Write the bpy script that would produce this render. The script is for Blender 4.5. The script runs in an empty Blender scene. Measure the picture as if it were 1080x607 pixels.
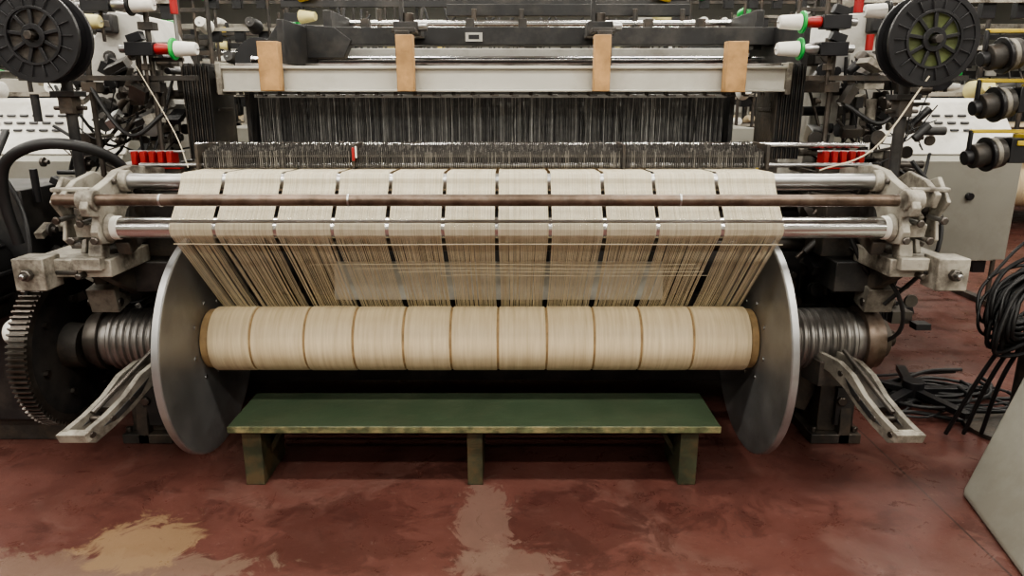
import bpy, math, random
import bmesh
from mathutils import Vector, Matrix
random.seed(7)
scene = bpy.context.scene
COL = scene.collection
pi = math.pi

# ---------------------------------------------------------------- materials
def material(name, col, rough=.5, metal=0.0, var=.18, scale=9.0, bump=0.0, bscale=60.0, emit=0.0, rvar=.12, dirt=None, dirt_amt=.5, transl=0.0):
    m = bpy.data.materials.new(name); m.use_nodes = True
    nt = m.node_tree; N = nt.nodes; L = nt.links
    b = N["Principled BSDF"]
    tc = N.new("ShaderNodeTexCoord")
    n = N.new("ShaderNodeTexNoise"); n.inputs["Scale"].default_value = scale; n.inputs["Detail"].default_value = 5
    L.new(tc.outputs["Object"], n.inputs["Vector"])
    r = N.new("ShaderNodeValToRGB")
    lo = [max(0, c*(1-var)) for c in col]; hi = [min(1, c*(1+var)) for c in col]
    r.color_ramp.elements[0].position = .32; r.color_ramp.elements[0].color = (*lo, 1)
    r.color_ramp.elements[1].position = .68; r.color_ramp.elements[1].color = (*hi, 1)
    L.new(n.outputs["Fac"], r.inputs["Fac"])
    out = r.outputs["Color"]
    if dirt:
        n2 = N.new("ShaderNodeTexNoise"); n2.inputs["Scale"].default_value = scale*.6; n2.inputs["Detail"].default_value = 8
        n2.inputs["Roughness"].default_value = .7
        L.new(tc.outputs["Object"], n2.inputs["Vector"])
        r2 = N.new("ShaderNodeValToRGB"); r2.color_ramp.elements[0].position = .46; r2.color_ramp.elements[1].position = .62
        L.new(n2.outputs["Fac"], r2.inputs["Fac"])
        mul = N.new("ShaderNodeMath"); mul.operation = 'MULTIPLY'; mul.inputs[1].default_value = dirt_amt
        L.new(r2.outputs["Color"], mul.inputs[0])
        mx = N.new("ShaderNodeMixRGB"); mx.inputs["Color2"].default_value = (*dirt, 1)
        L.new(mul.outputs[0], mx.inputs["Fac"]); L.new(out, mx.inputs["Color1"]); out = mx.outputs["Color"]
    L.new(out, b.inputs["Base Color"])
    mr = N.new("ShaderNodeMapRange"); mr.inputs["To Min"].default_value = max(.03, rough-rvar); mr.inputs["To Max"].default_value = min(1, rough+rvar)
    L.new(n.outputs["Fac"], mr.inputs["Value"]); L.new(mr.outputs["Result"], b.inputs["Roughness"])
    b.inputs["Metallic"].default_value = metal
    if bump:
        n3 = N.new("ShaderNodeTexNoise"); n3.inputs["Scale"].default_value = bscale
        L.new(tc.outputs["Object"], n3.inputs["Vector"])
        bp = N.new("ShaderNodeBump"); bp.inputs["Strength"].default_value = bump; bp.inputs["Distance"].default_value = .004
        L.new(n3.outputs["Fac"], bp.inputs["Height"]); L.new(bp.outputs["Normal"], b.inputs["Normal"])
    if emit:
        b.inputs["Emission Color"].default_value = (*col, 1); b.inputs["Emission Strength"].default_value = emit
    if transl:
        tr = N.new("ShaderNodeBsdfTranslucent"); L.new(out, tr.inputs["Color"])
        mxs = N.new("ShaderNodeMixShader"); mxs.inputs[0].default_value = transl
        L.new(b.outputs[0], mxs.inputs[1]); L.new(tr.outputs[0], mxs.inputs[2])
        L.new(mxs.outputs[0], N["Material Output"].inputs["Surface"])
    return m

M = {}
M['black'] = material('black_paint', (.02,.02,.021), .45, 0, .3, dirt=(.09,.08,.07), dirt_amt=.4)
M['blackpl'] = material('black_plastic', (.014,.014,.016), .38)
M['rubber'] = material('black_rubber', (.012,.012,.013), .5)
M['iron'] = material('dark_cast_iron', (.055,.051,.047), .5, .4, .3, bump=.4, dirt=(.15,.115,.085), dirt_amt=.5)
M['oily'] = material('oily_steel', (.12,.11,.10), .35, .8, .3, dirt=(.05,.03,.02), dirt_amt=.5)
M['cast'] = material('grey_casting_paint', (.34,.32,.275), .5, .1, .15, scale=12, bump=.4, dirt=(.06,.048,.036), dirt_amt=.85)
M['castdk'] = material('dull_grey_casting', (.22,.205,.175), .55, .2, .2, scale=14, bump=.5, dirt=(.045,.036,.028), dirt_amt=.85)
M['white'] = material('offwhite_machine_paint', (.54,.53,.49), .4, 0, .07, dirt=(.18,.16,.13), dirt_amt=.45, scale=5)
M['beam'] = material('white_beam_paint', (.52,.51,.46), .4, 0, .05, dirt=(.25,.22,.18), dirt_amt=.3, scale=4)
M['cabinet'] = material('beige_cabinet_paint', (.28,.275,.24), .45, 0, .06, scale=4, dirt=(.15,.13,.1), dirt_amt=.3)
M['chrome'] = material('polished_steel', (.66,.66,.66), .2, 1, .06)
M['steel'] = material('brushed_steel', (.42,.42,.42), .34, 1, .12, scale=14)
M['barrel'] = material('ribbed_barrel_steel', (.26,.25,.24), .40, .9, .2, scale=10, dirt=(.12,.10,.08), dirt_amt=.4)
M['rust'] = material('brown_steel_pipe', (.13,.095,.072), .36, .7, .35, scale=16, dirt=(.26,.22,.19), dirt_amt=.4)
M['alu'] = material('aluminium_flange', (.38,.385,.39), .42, .85, .12, scale=5, dirt=(.24,.23,.22), dirt_amt=.5)
M['wood'] = material('raw_wood', (.42,.25,.11), .6, 0, .25, scale=14, bump=.2, dirt=(.20,.12,.055), dirt_amt=.5)
M['green'] = material('green_bench_paint', (.037,.056,.033), .42, 0, .12, scale=5, dirt=(.065,.072,.045), dirt_amt=.4, bump=.15)
M['edge'] = material('worn_bench_edge', (.09,.10,.05), .55, 0, .5, scale=25, dirt=(.30,.25,.13), dirt_amt=.7)
M['legwood'] = material('worn_bench_leg', (.04,.046,.026), .55, 0, .4, scale=14, dirt=(.11,.07,.035), dirt_amt=.7)
M['yarn'] = material('cream_yarn', (.70,.63,.465), .75, 0, .07, scale=30, transl=.32)
M['yarnlt'] = material('cream_yarn_light', (.80,.74,.585), .75, 0, .05, scale=30, transl=.32)
M['yarndk'] = material('brown_yarn_band', (.33,.23,.12), .75, 0, .2, scale=30)
M['wirelt'] = material('heddle_wire_bright', (.40,.40,.39), .45, .3, .2, scale=30)
M['wiredk'] = material('heddle_wire_dark', (.075,.075,.078), .5, .2, .3, scale=30)
M['wiremd'] = material('heddle_wire_grey', (.17,.17,.165), .5, .3, .3, scale=30)
M['dwdk'] = material('drop_wire_dark', (.055,.05,.046), .6, 0, .3, scale=30)
M['dwlt'] = material('drop_wire_light', (.15,.14,.125), .55, .1, .3, scale=30)
M['red'] = material('red_plastic', (.33,.02,.02), .4)
M['grn'] = material('green_plastic', (.02,.42,.08), .35)
M['dimgrn'] = material('olive_yarn', (.09,.11,.04), .6, 0, .4, scale=12)
M['yel'] = material('yellow_plastic', (.50,.37,.05), .45)
M['paleyel'] = material('pale_yellow_cone', (.70,.63,.30), .6)
M['cone'] = material('white_yarn_cone', (.76,.75,.70), .8, 0, .05, scale=40)
M['lamp'] = material('fluorescent_tube', (1,.97,.9), .5, emit=9)
M['wallp'] = material('wall_paint', (.42,.42,.38), .7, 0, .08, scale=1.5)
M['ceilp'] = material('ceiling_paint', (.5,.5,.47), .8, 0, .06, scale=1.5)

def roll_material():
    m = bpy.data.materials.new('wound_warp_yarn'); m.use_nodes = True
    N = m.node_tree.nodes; L = m.node_tree.links; b = N["Principled BSDF"]
    tc = N.new("ShaderNodeTexCoord")
    mp = N.new("ShaderNodeMapping"); mp.inputs["Scale"].default_value = (1, .05, .05)
    L.new(tc.outputs["Object"], mp.inputs["Vector"])
    n = N.new("ShaderNodeTexNoise"); n.inputs["Scale"].default_value = 60; n.inputs["Detail"].default_value = 6; n.inputs["Roughness"].default_value = .7
    L.new(mp.outputs[0], n.inputs["Vector"])
    r = N.new("ShaderNodeValToRGB")
    r.color_ramp.elements[0].position = .3; r.color_ramp.elements[0].color = (.50,.40,.255,1)
    r.color_ramp.elements[1].position = .7; r.color_ramp.elements[1].color = (.71,.61,.43,1)
    L.new(n.outputs["Fac"], r.inputs["Fac"]); L.new(r.outputs["Color"], b.inputs["Base Color"])
    b.inputs["Roughness"].default_value = .5
    bp = N.new("ShaderNodeBump"); bp.inputs["Strength"].default_value = .3; bp.inputs["Distance"].default_value = .0015
    L.new(n.outputs["Fac"], bp.inputs["Height"]); L.new(bp.outputs["Normal"], b.inputs["Normal"])
    return m
M['roll'] = roll_material()

def floor_material():
    m = bpy.data.materials.new('painted_concrete_floor'); m.use_nodes = True
    N = m.node_tree.nodes; L = m.node_tree.links; b = N["Principled BSDF"]
    tc = N.new("ShaderNodeTexCoord")
    def noise(s, d=6, rg=.6, dist=0, off=0):
        mp = N.new("ShaderNodeMapping"); mp.inputs["Location"].default_value=(off,off*.7,0); L.new(tc.outputs["Object"], mp.inputs["Vector"])
        n = N.new("ShaderNodeTexNoise"); n.inputs["Scale"].default_value = s; n.inputs["Detail"].default_value = d
        n.inputs["Roughness"].default_value = rg; n.inputs["Distortion"].default_value = dist
        L.new(mp.outputs[0], n.inputs["Vector"]); return n.outputs["Fac"]
    def ramp(f, p0, p1, c0=(0,0,0,1), c1=(1,1,1,1)):
        r = N.new("ShaderNodeValToRGB"); r.color_ramp.elements[0].position = p0; r.color_ramp.elements[1].position = p1
        r.color_ramp.elements[0].color = c0; r.color_ramp.elements[1].color = c1
        L.new(f, r.inputs["Fac"]); return r.outputs["Color"]
    def mix(f, a, c2, amt=1):
        mul = N.new("ShaderNodeMath"); mul.operation = 'MULTIPLY'; mul.inputs[1].default_value = amt; L.new(f, mul.inputs[0])
        x = N.new("ShaderNodeMixRGB"); L.new(mul.outputs[0], x.inputs["Fac"]); L.new(a, x.inputs["Color1"]); x.inputs["Color2"].default_value = c2
        return x.outputs["Color"]
    base = ramp(noise(2.6, 8, .65), .3, .7, (.082,.031,.025,1), (.135,.057,.047,1))
    base = mix(ramp(noise(1.6, 10, .7, .8, 3), .52, .62), base, (.150,.084,.070,1), .5)
    base = mix(ramp(noise(4.5, 9, .75, .6, 8), .53, .59), base, (.052,.020,.017,1), .55)
    base = mix(ramp(noise(34, 8, .8, 0, 1), .60, .67), base, (.24,.175,.145,1), .45)
    base = mix(ramp(noise(12, 9, .85, 0, 5), .61, .645), base, (.23,.165,.14,1), .55)
    base = mix(ramp(noise(90, 5, .8, 0, 9), .60, .70), base, (.03,.016,.014,1), .5)
    wear = noise(6.5, 10, .74, .9, 2)
    def blob(cx, cy, rx, ry, col, amt, base, k=3.2, edge=.05):
        mp = N.new("ShaderNodeMapping"); mp.inputs["Location"].default_value = (-cx/rx, -cy/ry, 0); mp.inputs["Scale"].default_value = (1/rx, 1/ry, 0)
        L.new(tc.outputs["Object"], mp.inputs["Vector"])
        ln = N.new("ShaderNodeVectorMath"); ln.operation = 'LENGTH'; L.new(mp.outputs[0], ln.inputs[0])
        ad = N.new("ShaderNodeMath"); ad.operation = 'MULTIPLY_ADD'; ad.inputs[1].default_value = k; L.new(wear, ad.inputs[0]); L.new(ln.outputs["Value"], ad.inputs[2])
        r = N.new("ShaderNodeMapRange"); r.inputs["From Min"].default_value = k*.5+.85+edge; r.inputs["From Max"].default_value = k*.5+.85-edge
        L.new(ad.outputs[0], r.inputs["Value"])
        return mix(r.outputs["Result"], base, col, amt)
    base = blob(-.62, 2.2, .30, .28, (.052,.019,.016,1), .5, base, edge=.12)
    base = blob(.22, 2.25, .38, .26, (.054,.020,.017,1), .5, base, edge=.12)
    base = blob(1.0, 2.6, .5, .3, (.055,.022,.019,1), .5, base, edge=.12)
    base = blob(-.10, 2.27, .12, .32, (.165,.105,.085,1), .7, base)
    base = blob(.0, 2.02, .25, .10, (.17,.115,.092,1), .6, base)
    base = blob(-1.3, 2.0, .6, .10, (.19,.14,.105,1), .6, base, edge=.10)
    base = blob(-1.28, 2.12, .20, .20, (.235,.16,.095,1), .8, base, edge=.10)
    sp = N.new("ShaderNodeSeparateXYZ"); L.new(tc.outputs["Object"], sp.inputs[0])
    s1 = N.new("ShaderNodeMath"); s1.operation = 'SUBTRACT'; s1.inputs[1].default_value = 1.60; L.new(sp.outputs["X"], s1.inputs[0])
    a1 = N.new("ShaderNodeMath"); a1.operation = 'ABSOLUTE'; L.new(s1.outputs[0], a1.inputs[0])
    l1 = N.new("ShaderNodeMath"); l1.operation = 'LESS_THAN'; l1.inputs[1].default_value = .004; L.new(a1.outputs[0], l1.inputs[0])
    base = mix(l1.outputs[0], base, (.03,.02,.018,1), .8)
    L.new(base, b.inputs["Base Color"])
    rr = N.new("ShaderNodeMapRange"); rr.inputs["From Min"].default_value = .35; rr.inputs["From Max"].default_value = .7
    rr.inputs["To Min"].default_value = .22; rr.inputs["To Max"].default_value = .55
    L.new(wear, rr.inputs["Value"]); L.new(rr.outputs["Result"], b.inputs["Roughness"])
    b.inputs["Specular IOR Level"].default_value = .35
    bp = N.new("ShaderNodeBump"); bp.inputs["Strength"].default_value = .3; bp.inputs["Distance"].default_value = .004
    L.new(noise(14, 8, .7), bp.inputs["Height"]); L.new(bp.outputs["Normal"], b.inputs["Normal"])
    return m
M['floor'] = floor_material()

# ---------------------------------------------------------------- mesh builder
class B:
    def __init__(s):
        s.v = []; s.f = []; s.m = []; s.mats = []
    def mi(s, k):
        if k not in s.mats: s.mats.append(k)
        return s.mats.index(k)
    def add(s, vs, fs, k):
        o = len(s.v); i = s.mi(k)
        s.v += [tuple(p) for p in vs]
        for f in fs: s.f.append([a+o for a in f]); s.m.append(i)
    def box(s, x0, x1, y0, y1, z0, z1, k):
        vs = [(x,y,z) for x in (x0,x1) for y in (y0,y1) for z in (z0,z1)]
        s.add(vs, [(0,1,3,2),(4,6,7,5),(0,4,5,1),(2,3,7,6),(0,2,6,4),(1,5,7,3)], k)
    def rbox(s, c, size, k, rx=0, ry=0, rz=0):
        R = Matrix.Rotation(rz,3,'Z') @ Matrix.Rotation(ry,3,'Y') @ Matrix.Rotation(rx,3,'X')
        c = Vector(c); vs = [c + R @ Vector((a*size[0]/2, b*size[1]/2, d*size[2]/2)) for a in (-1,1) for b in (-1,1) for d in (-1,1)]
        s.add(vs, [(0,1,3,2),(4,6,7,5),(0,4,5,1),(2,3,7,6),(0,2,6,4),(1,5,7,3)], k)
    def frame(s, d):
        d = Vector(d).normalized()
        a = Vector((0,0,1)) if abs(d.z) < .9 else Vector((1,0,0))
        u = d.cross(a).normalized(); w = d.cross(u).normalized(); return d, u, w
    def lathe(s, prof, p, d, k, seg=28, caps=True):
        p = Vector(p); d,u,w = s.frame(d); vs = []
        for (r,t) in prof:
            for i in range(seg):
                a = 2*pi*i/seg; vs.append(p + d*t + (u*math.cos(a)+w*math.sin(a))*r)
        n = len(prof); fs = []
        for j in range(n-1):
            for i in range(seg):
                i2 = (i+1)%seg; fs.append((j*seg+i, j*seg+i2, (j+1)*seg+i2, (j+1)*seg+i))
        if caps:
            fs.append(tuple(range(seg))[::-1]); fs.append(tuple((n-1)*seg+i for i in range(seg)))
        s.add(vs, fs, k)
    def cyl(s, p0, p1, r, k, seg=20, r2=None):
        p0 = Vector(p0); p1 = Vector(p1); r2 = r if r2 is None else r2
        s.lathe([(r,0),(r2,(p1-p0).length)], p0, p1-p0, k, seg)
    def ring(s, p, d, ri, ro, t, k, seg=40):
        s.lathe([(ri,0),(ro,0),(ro,t),(ri,t),(ri,0)], p, d, k, seg, caps=False)
    def plate(s, poly, axis, t0, t1, k):
        def mk(a,b,t): return {'x':(t,a,b),'y':(a,t,b),'z':(a,b,t)}[axis]
        n = len(poly); vs = [mk(a,b,t0) for a,b in poly]+[mk(a,b,t1) for a,b in poly]
        fs = [tuple(range(n)), tuple(range(n,2*n))[::-1]]+[(i,i+n,(i+1)%n+n,(i+1)%n) for i in range(n)]
        s.add(vs, fs, k)
    def tube(s, pts, r, k, seg=8, sub=6):
        P = [Vector(p) for p in pts]; Q = []
        if len(P) > 2 and sub > 1:
            E = [P[0]*2-P[1]]+P+[P[-1]*2-P[-2]]
            for i in range(1, len(E)-2):
                a,b_,c,d = E[i-1:i+3]
                for j in range(sub):
                    t = j/sub
                    Q.append(.5*((2*b_)+(c-a)*t+(2*a-5*b_+4*c-d)*t*t+(3*b_-a-3*c+d)*t**3))
            Q.append(P[-1])
        else: Q = P
        vs = []; prev = None
        for i,q in enumerate(Q):
            d = (Q[min(i+1,len(Q)-1)]-Q[max(i-1,0)])
            if d.length < 1e-7: d = Vector((0,0,1))
            d.normalize()
            if prev is None: _,u,w = s.frame(d)
            else:
                u = prev - d*prev.dot(d)
                if u.length < 1e-5: _,u,w = s.frame(d)
                u.normalize(); w = d.cross(u)
            prev = u
            for a in range(seg):
                an = 2*pi*a/seg; vs.append(q+(u*math.cos(an)+w*math.sin(an))*r)
        fs = []
        for j in range(len(Q)-1):
            for i in range(seg):
                i2=(i+1)%seg; fs.append((j*seg+i,j*seg+i2,(j+1)*seg+i2,(j+1)*seg+i))
        fs.append(tuple(range(seg))[::-1]); fs.append(tuple((len(Q)-1)*seg+i for i in range(seg)))
        s.add(vs, fs, k)
    def mesh(s, name, smooth=True):
        me = bpy.data.meshes.new(name); me.from_pydata(s.v, [], s.f)
        for k in s.mats: me.materials.append(M[k])
        me.polygons.foreach_set("material_index", s.m)
        me.update()
        if len(s.f) < 60000:
            bm = bmesh.new(); bm.from_mesh(me); bmesh.ops.recalc_face_normals(bm, faces=bm.faces); bm.to_mesh(me); bm.free()
        if smooth:
            me.polygons.foreach_set("use_smooth", [True]*len(me.polygons))
            try: me.set_sharp_from_angle(angle=math.radians(38))
            except Exception: pass
        return me
    def obj(s, name, parent=None, bevel=0, smooth=True, loc=(0,0,0), rz=0):
        o = bpy.data.objects.new(name, s.mesh(name, smooth)); COL.objects.link(o)
        o.location = loc; o.rotation_euler = (0,0,rz)
        if parent: o.parent = parent
        if bevel:
            md = o.modifiers.new('bevel','BEVEL'); md.width = bevel; md.segments = 2; md.limit_method = 'ANGLE'; md.angle_limit = math.radians(50)
        return o
def empty(name, loc=(0,0,0)):
    e = bpy.data.objects.new(name, None); COL.objects.link(e); e.location = loc; e.empty_display_size = .1; return e
def inst(src, name, loc, rz=0, sc=1):
    o = bpy.data.objects.new(name, src.data); COL.objects.link(o); o.location = loc; o.rotation_euler = (0,0,rz); o.scale = (sc,)*3
    for md in src.modifiers:
        n = o.modifiers.new(md.name, md.type)
        if md.type == 'BEVEL': n.width = md.width; n.segments = md.segments; n.limit_method = 'ANGLE'; n.angle_limit = md.angle_limit
    return o

# ---------------------------------------------------------------- room
b = B(); b.box(-11,11,-5,19,-.1,0,'floor'); b.obj('floor', smooth=False)
b = B(); b.box(-11,11,19,19.15,0,5,'wallp'); b.obj('wall_back', smooth=False)
b = B(); b.box(-11.15,-11,-5,19,0,5,'wallp'); b.obj('wall_left', smooth=False)
b = B(); b.box(11,11.15,-5,19,0,5,'wallp'); b.obj('wall_right', smooth=False)
b = B(); b.box(-11,11,-5.15,-5,0,5,'wallp'); b.obj('wall_front', smooth=False)
b = B(); b.box(-11,11,-5,19,5,5.1,'ceilp'); b.obj('ceiling', smooth=False)

b = B()
b.box(-1.2,1.2,-.14,.14,.02,.08,'white')
for yy in (-.07,.07): b.cyl((-1.17,yy,0),(1.17,yy,0),.018,'lamp',12)
for xx in (-1.19,1.17): b.box(xx,xx+.02,-.13,.13,-.03,.03,'white')
for xx in (-.8,.8): b.cyl((xx,0,.07),(xx,0,.9),.006,'steel',6)
first = None
for yy,en in ((-3.2,55),(-1.0,78),(1.2,84),(3.9,84),(6.6,62),(9.5,62),(13,62)):  # rearmost row, behind the camera, added to brighten the lower yarn from the front
    for xx in (-5.2,-1.7,1.7,5.2):
        loc = (xx,yy,4.1)
        if first is None: first = b.obj('ceiling_light', loc=loc)
        else: inst(first, 'ceiling_light', loc)
        ld = bpy.data.lights.new('tube_light','AREA'); ld.shape='RECTANGLE'; ld.size=2.3; ld.size_y=.25; ld.energy = en; ld.color=(1,.955,.86)
        lo = bpy.data.objects.new('tube_light', ld); COL.objects.link(lo); lo.location=(xx,yy,4.05)

# ================================================================= MAIN LOOM
BY, BZ = 2.77, .525
loom = empty('weaving_loom')

# ---------------- warp beam
wb = empty('warp_beam')
XL, XR = -1.235, .98
for (xf, sgn, nm) in ((XL,-1,'flange_left'),(XR,1,'flange_right')):
    b = B()
    prof = [(.10,0),(.425,0),(.436,-.006),(.450,-.006),(.455,-.002),(.455,.020),(.450,.024),(.436,.022),(.12,.022),(.12,.05),(.10,.05),(.10,0)]
    b.lathe(prof, (xf,BY,BZ-.012), (sgn,0,0), 'alu', 96, caps=False)
    for i in range(8):
        a = 2*pi*i/8+.2
        b.cyl((xf-.004*sgn,BY+.16*math.cos(a),BZ+.16*math.sin(a)),(xf+.03*sgn,BY+.16*math.cos(a),BZ+.16*math.sin(a)),.009,'steel',8)
    b.obj(nm, wb)
gaps = [-1.034,-.82,-.627,-.429,-.243,-.056,.138,.325,.511,.717]
edges = [XL+.004]+gaps+[XR-.004]
b = B()
b.cyl((XL,BY,BZ),(XR,BY,BZ),.108,'yarndk',48)
for i in range(11):
    a, c = edges[i], edges[i+1]
    a += .0035 if i else .03; c -= .0035 if i < 10 else .03
    rr = .1312+random.uniform(-.0009,.0009)
    b.lathe([(.108,0),(rr-.003,.0008),(rr-.0004,.003),(rr,.012),(rr+.0004,(c-a)/2),(rr,(c-a)-.012),(rr-.0004,(c-a)-.003),(rr-.003,(c-a)-.0008),(.108,c-a)], (a,BY,BZ),(1,0,0),'roll',64,caps=False)
b.lathe([(.12,0),(.122,.02),(.12,.028)],(XL+.003,BY,BZ),(1,0,0),'yarndk',48)
b.lathe([(.12,0),(.122,.02),(.12,.028)],(XR-.003,BY,BZ),(-1,0,0),'yarndk',48)
for g in gaps: b.cyl((g-.005,BY,BZ),(g+.005,BY,BZ),.1265,'yarndk',48)
b.obj('yarn_package', wb)
def barrel(x0, x1, name):
    b = B(); n = 13; L = abs(x1-x0); sg = 1 if x1>x0 else -1; prof=[(.09,0),(.118,0)]
    for i in range(n):
        t = L*i/n; w = L/n
        prof += [(.119,t+.0*w),(.126,t+.25*w),(.126,t+.65*w),(.119,t+.9*w)]
    prof += [(.112,L),(.112,L+.03),(.09,L+.03)]
    b.lathe(prof,(x0,BY,BZ),(sg,0,0),'barrel',48,caps=True)
    b.obj(name, wb)
barrel(XL-.024,-1.61,'barrel_left'); barrel(XR+.024,1.375,'barrel_right')
b = B(); b.cyl((-2.05,BY,BZ),(1.56,BY,BZ),.035,'oily',20); b.obj('shaft', wb)
b = B()
b.lathe([(.05,0),(.135,0),(.14,.01),(.14,.035),(.12,.045),(.12,.075),(.05,.075)],(1.405,BY,BZ),(1,0,0),'rust',40)
b.lathe([(.04,0),(.08,0),(.08,.04),(.04,.04)],(1.48,BY,BZ),(1,0,0),'iron',24)
b.obj('coupling_right', wb)
b = B()
b.lathe([(.05,0),(.128,0),(.128,.03),(.11,.04),(.11,.06),(.05,.06)],(-1.642,BY,BZ),(-1,0,0),'oily',40)
b.obj('coupling_left', wb)
b = B(); gx0=-1.86; gx1=-1.79; R=.325; T=90; GZ=BZ-.03
poly=[]
for i in range(T):
    for (da,r) in ((0,R-.017),(.2,R-.017),(.34,R),(.62,R),(.76,R-.017)):
        a=2*pi*(i+da)/T; poly.append((BY+r*math.cos(a),GZ+r*math.sin(a)))
n=len(poly)
inn=[(BY+(R-.045)*math.cos(2*pi*(i/n)),GZ+(R-.045)*math.sin(2*pi*(i/n))) for i in range(n)]
vs=[(gx0,y,z) for y,z in poly]+[(gx1,y,z) for y,z in poly]+[(gx0,y,z) for y,z in inn]+[(gx1,y,z) for y,z in inn]
fs=[]
for i in range(n):
    j=(i+1)%n
    fs += [(i,j,n+j,n+i),(n+i,n+j,3*n+j,3*n+i),(i,2*n+i,2*n+j,j)]
b.add(vs,fs,'oily')
b.lathe([(.05,0),(.285,0),(.285,.025),(.05,.025)],(-1.84,BY,GZ),(1,0,0),'black',64)
b.lathe([(.03,0),(.095,0),(.09,.07),(.03,.07)],(-1.815,BY,GZ),(1,0,0),'iron',32)
for i in range(6):
    a=i*pi/3+.3; b.cyl((-1.815,BY+.19*math.cos(a),GZ+.19*math.sin(a)),(-1.80,BY+.19*math.cos(a),GZ+.19*math.sin(a)),.016,'oily',6)
b.obj('drive_gear', wb)

# ---------------- yarn sheet (individual threads)
b = B()
AY, AZ = 2.49, 1.034
RY, RZ = 2.61, 1.185
W0, W1 = .00072, .00060
pts = [(2.98,1.215,0,.0),(2.88,1.210,0,.0),(2.74,1.212,0,.1),(2.62,1.2165,0,.1),(2.595,1.213,0,.1),(2.581,1.197,0,.1),(2.577,1.18,0,.1),
       (2.515,1.11,0,.15),(2.455,1.052,0,.08),(2.4485,1.034,0,.05),(2.4545,1.012,0,.05),(2.50,.966,1,.25),(2.57,.897,1,.5),(2.65,.816,1,.8),(2.73,.736,1,.95),(2.80,.668,1,.8),(2.868,.608,0,.5),(2.893,.565,0,.4)]
secs = [-1.203,-1.042,-.83,-.628,-.437,-.242,-.054,.134,.326,.511,.738,.957]
pitch=.00165
rs = random.Random(12)
for si in range(11):
    a, c = secs[si]+.0065, secs[si+1]-.0065
    x = a; members=[]
    while x < c: members.append(x); x += pitch
    i=0
    while i < len(members):
        nn = rs.choice((3,4,5,6,8,10,12)); cl = members[i:i+nn]; cen = sum(cl)/len(cl)+rs.uniform(-.002,.002)
        sag0 = rs.uniform(-.004,.004); pull = rs.uniform(.08,.38)
        for x in cl:
            sag = sag0+rs.uniform(-.003,.003); wob=rs.uniform(-.0006,.0006); mt = 'yarnlt' if rs.random()<.6 else 'yarn'
            vs=[]
            for (y,z,sg,cf) in pts:
                xx = x+(cen-x)*cf*pull+wob*cf
                mid=(a+c)/2; xx = mid+(xx-mid)*(1-.05*cf)
                w = W0+(W1-W0)*min(1,cf*1.2)
                vs += [(xx-w,y+sag*sg,z+sag*sg*.7),(xx+w,y+sag*sg,z+sag*sg*.7)]
            fs=[(2*j,2*j+1,2*j+3,2*j+2) for j in range(len(pts)-1)]
            b.add(vs,fs,mt)
        i+=nn
b.obj('warp_yarn_sheet', loom, smooth=False)
b = B()
b.tube([(-1.2,2.476,.978),(-.6,2.478,.974),(0,2.476,.977),(.96,2.476,.975)],.0022,'yarnlt',6)
for i,z in enumerate((.885,.866,.850,.832)):
    y = 2.45+(1.03-z)*.84
    b.tube([(-.75+.16*i,y-.007,z-.003),(-.2+.02*i,y-.009,z),(.3,y-.009,z-.004),(.68+.02*i,y-.007,z-.002)],.0009,'yarnlt',5)
b.obj('lease_cords', loom)

# ---------------- rollers, pipe
b = B(); b.cyl((-1.385,AY,AZ),(1.31,AY,AZ),.038,'chrome',40); b.obj('guide_roller', loom)
b = B()
b.lathe([(.02,0),(.034,0),(.042,.008),(.042,.028),(.03,.034),(.02,.034)],(-1.38,AY,AZ),(-1,0,0),'cone',28)
b.lathe([(.02,0),(.034,0),(.042,.008),(.042,.028),(.03,.034),(.02,.034)],(1.305,AY,AZ),(1,0,0),'cone',28)
b.obj('roller_end_caps', loom)
b = B()
b.cyl((-1.56,2.42,1.142),(1.315,2.42,1.140),.0205,'rust',24)
for x in (-1.2,-.56,.57): b.ring((x,2.42,1.141),(1,0,0),.02,.0225,.006,'steel',20)
b.obj('cross_pipe', loom)
b = B()
b.cyl((-1.40,RY,RZ),(1.32,RY,RZ),.028,'steel',24)
b.cyl((-1.42,2.70,1.155),(1.36,2.70,1.155),.02,'chrome',20)
b.cyl((-1.45,2.80,1.225),(1.40,2.80,1.225),.009,'steel',16)
b.cyl((-1.30,2.98,1.29),(1.45,2.98,1.29),.012,'chrome',16)
b.obj('back_rest_rods', loom)

# ---------------- drop wire bank
b = B()
rd = random.Random(33)
for row in range(6):
    y = 2.79+row*.030; zt = 1.278+row*.0055
    for (xa,xb) in ((-1.195,-.625),(-.60,.425),(.437,.97)):
        b.box(xa,xb,y-.002,y+.002,zt-.022,zt-.012,'dwlt')
        x = xa
        while x < xb:
            k = rd.choice(('dwdk','dwdk','dwlt','dwdk','dwdk'))
            b.box(x,x+.0036,y-.006,y+.006,1.216,zt+rd.uniform(-.005,.004),k); x += rd.uniform(.006,.0095)
b.obj('drop_wires', loom, smooth=False)
b = B()
for x in (-1.213,-.612,.431,.985):
    b.box(x-.006,x+.006,2.77,2.96,1.21,1.305,'iron')
b.box(-1.23,1.0,2.975,2.99,1.225,1.25,'iron')
b.box(-.612,-.602,2.755,2.768,1.245,1.295,'red'); b.box(-.60,-.594,2.755,2.768,1.255,1.30,'cone')
b.obj('drop_wire_rails', loom, bevel=.002)

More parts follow.
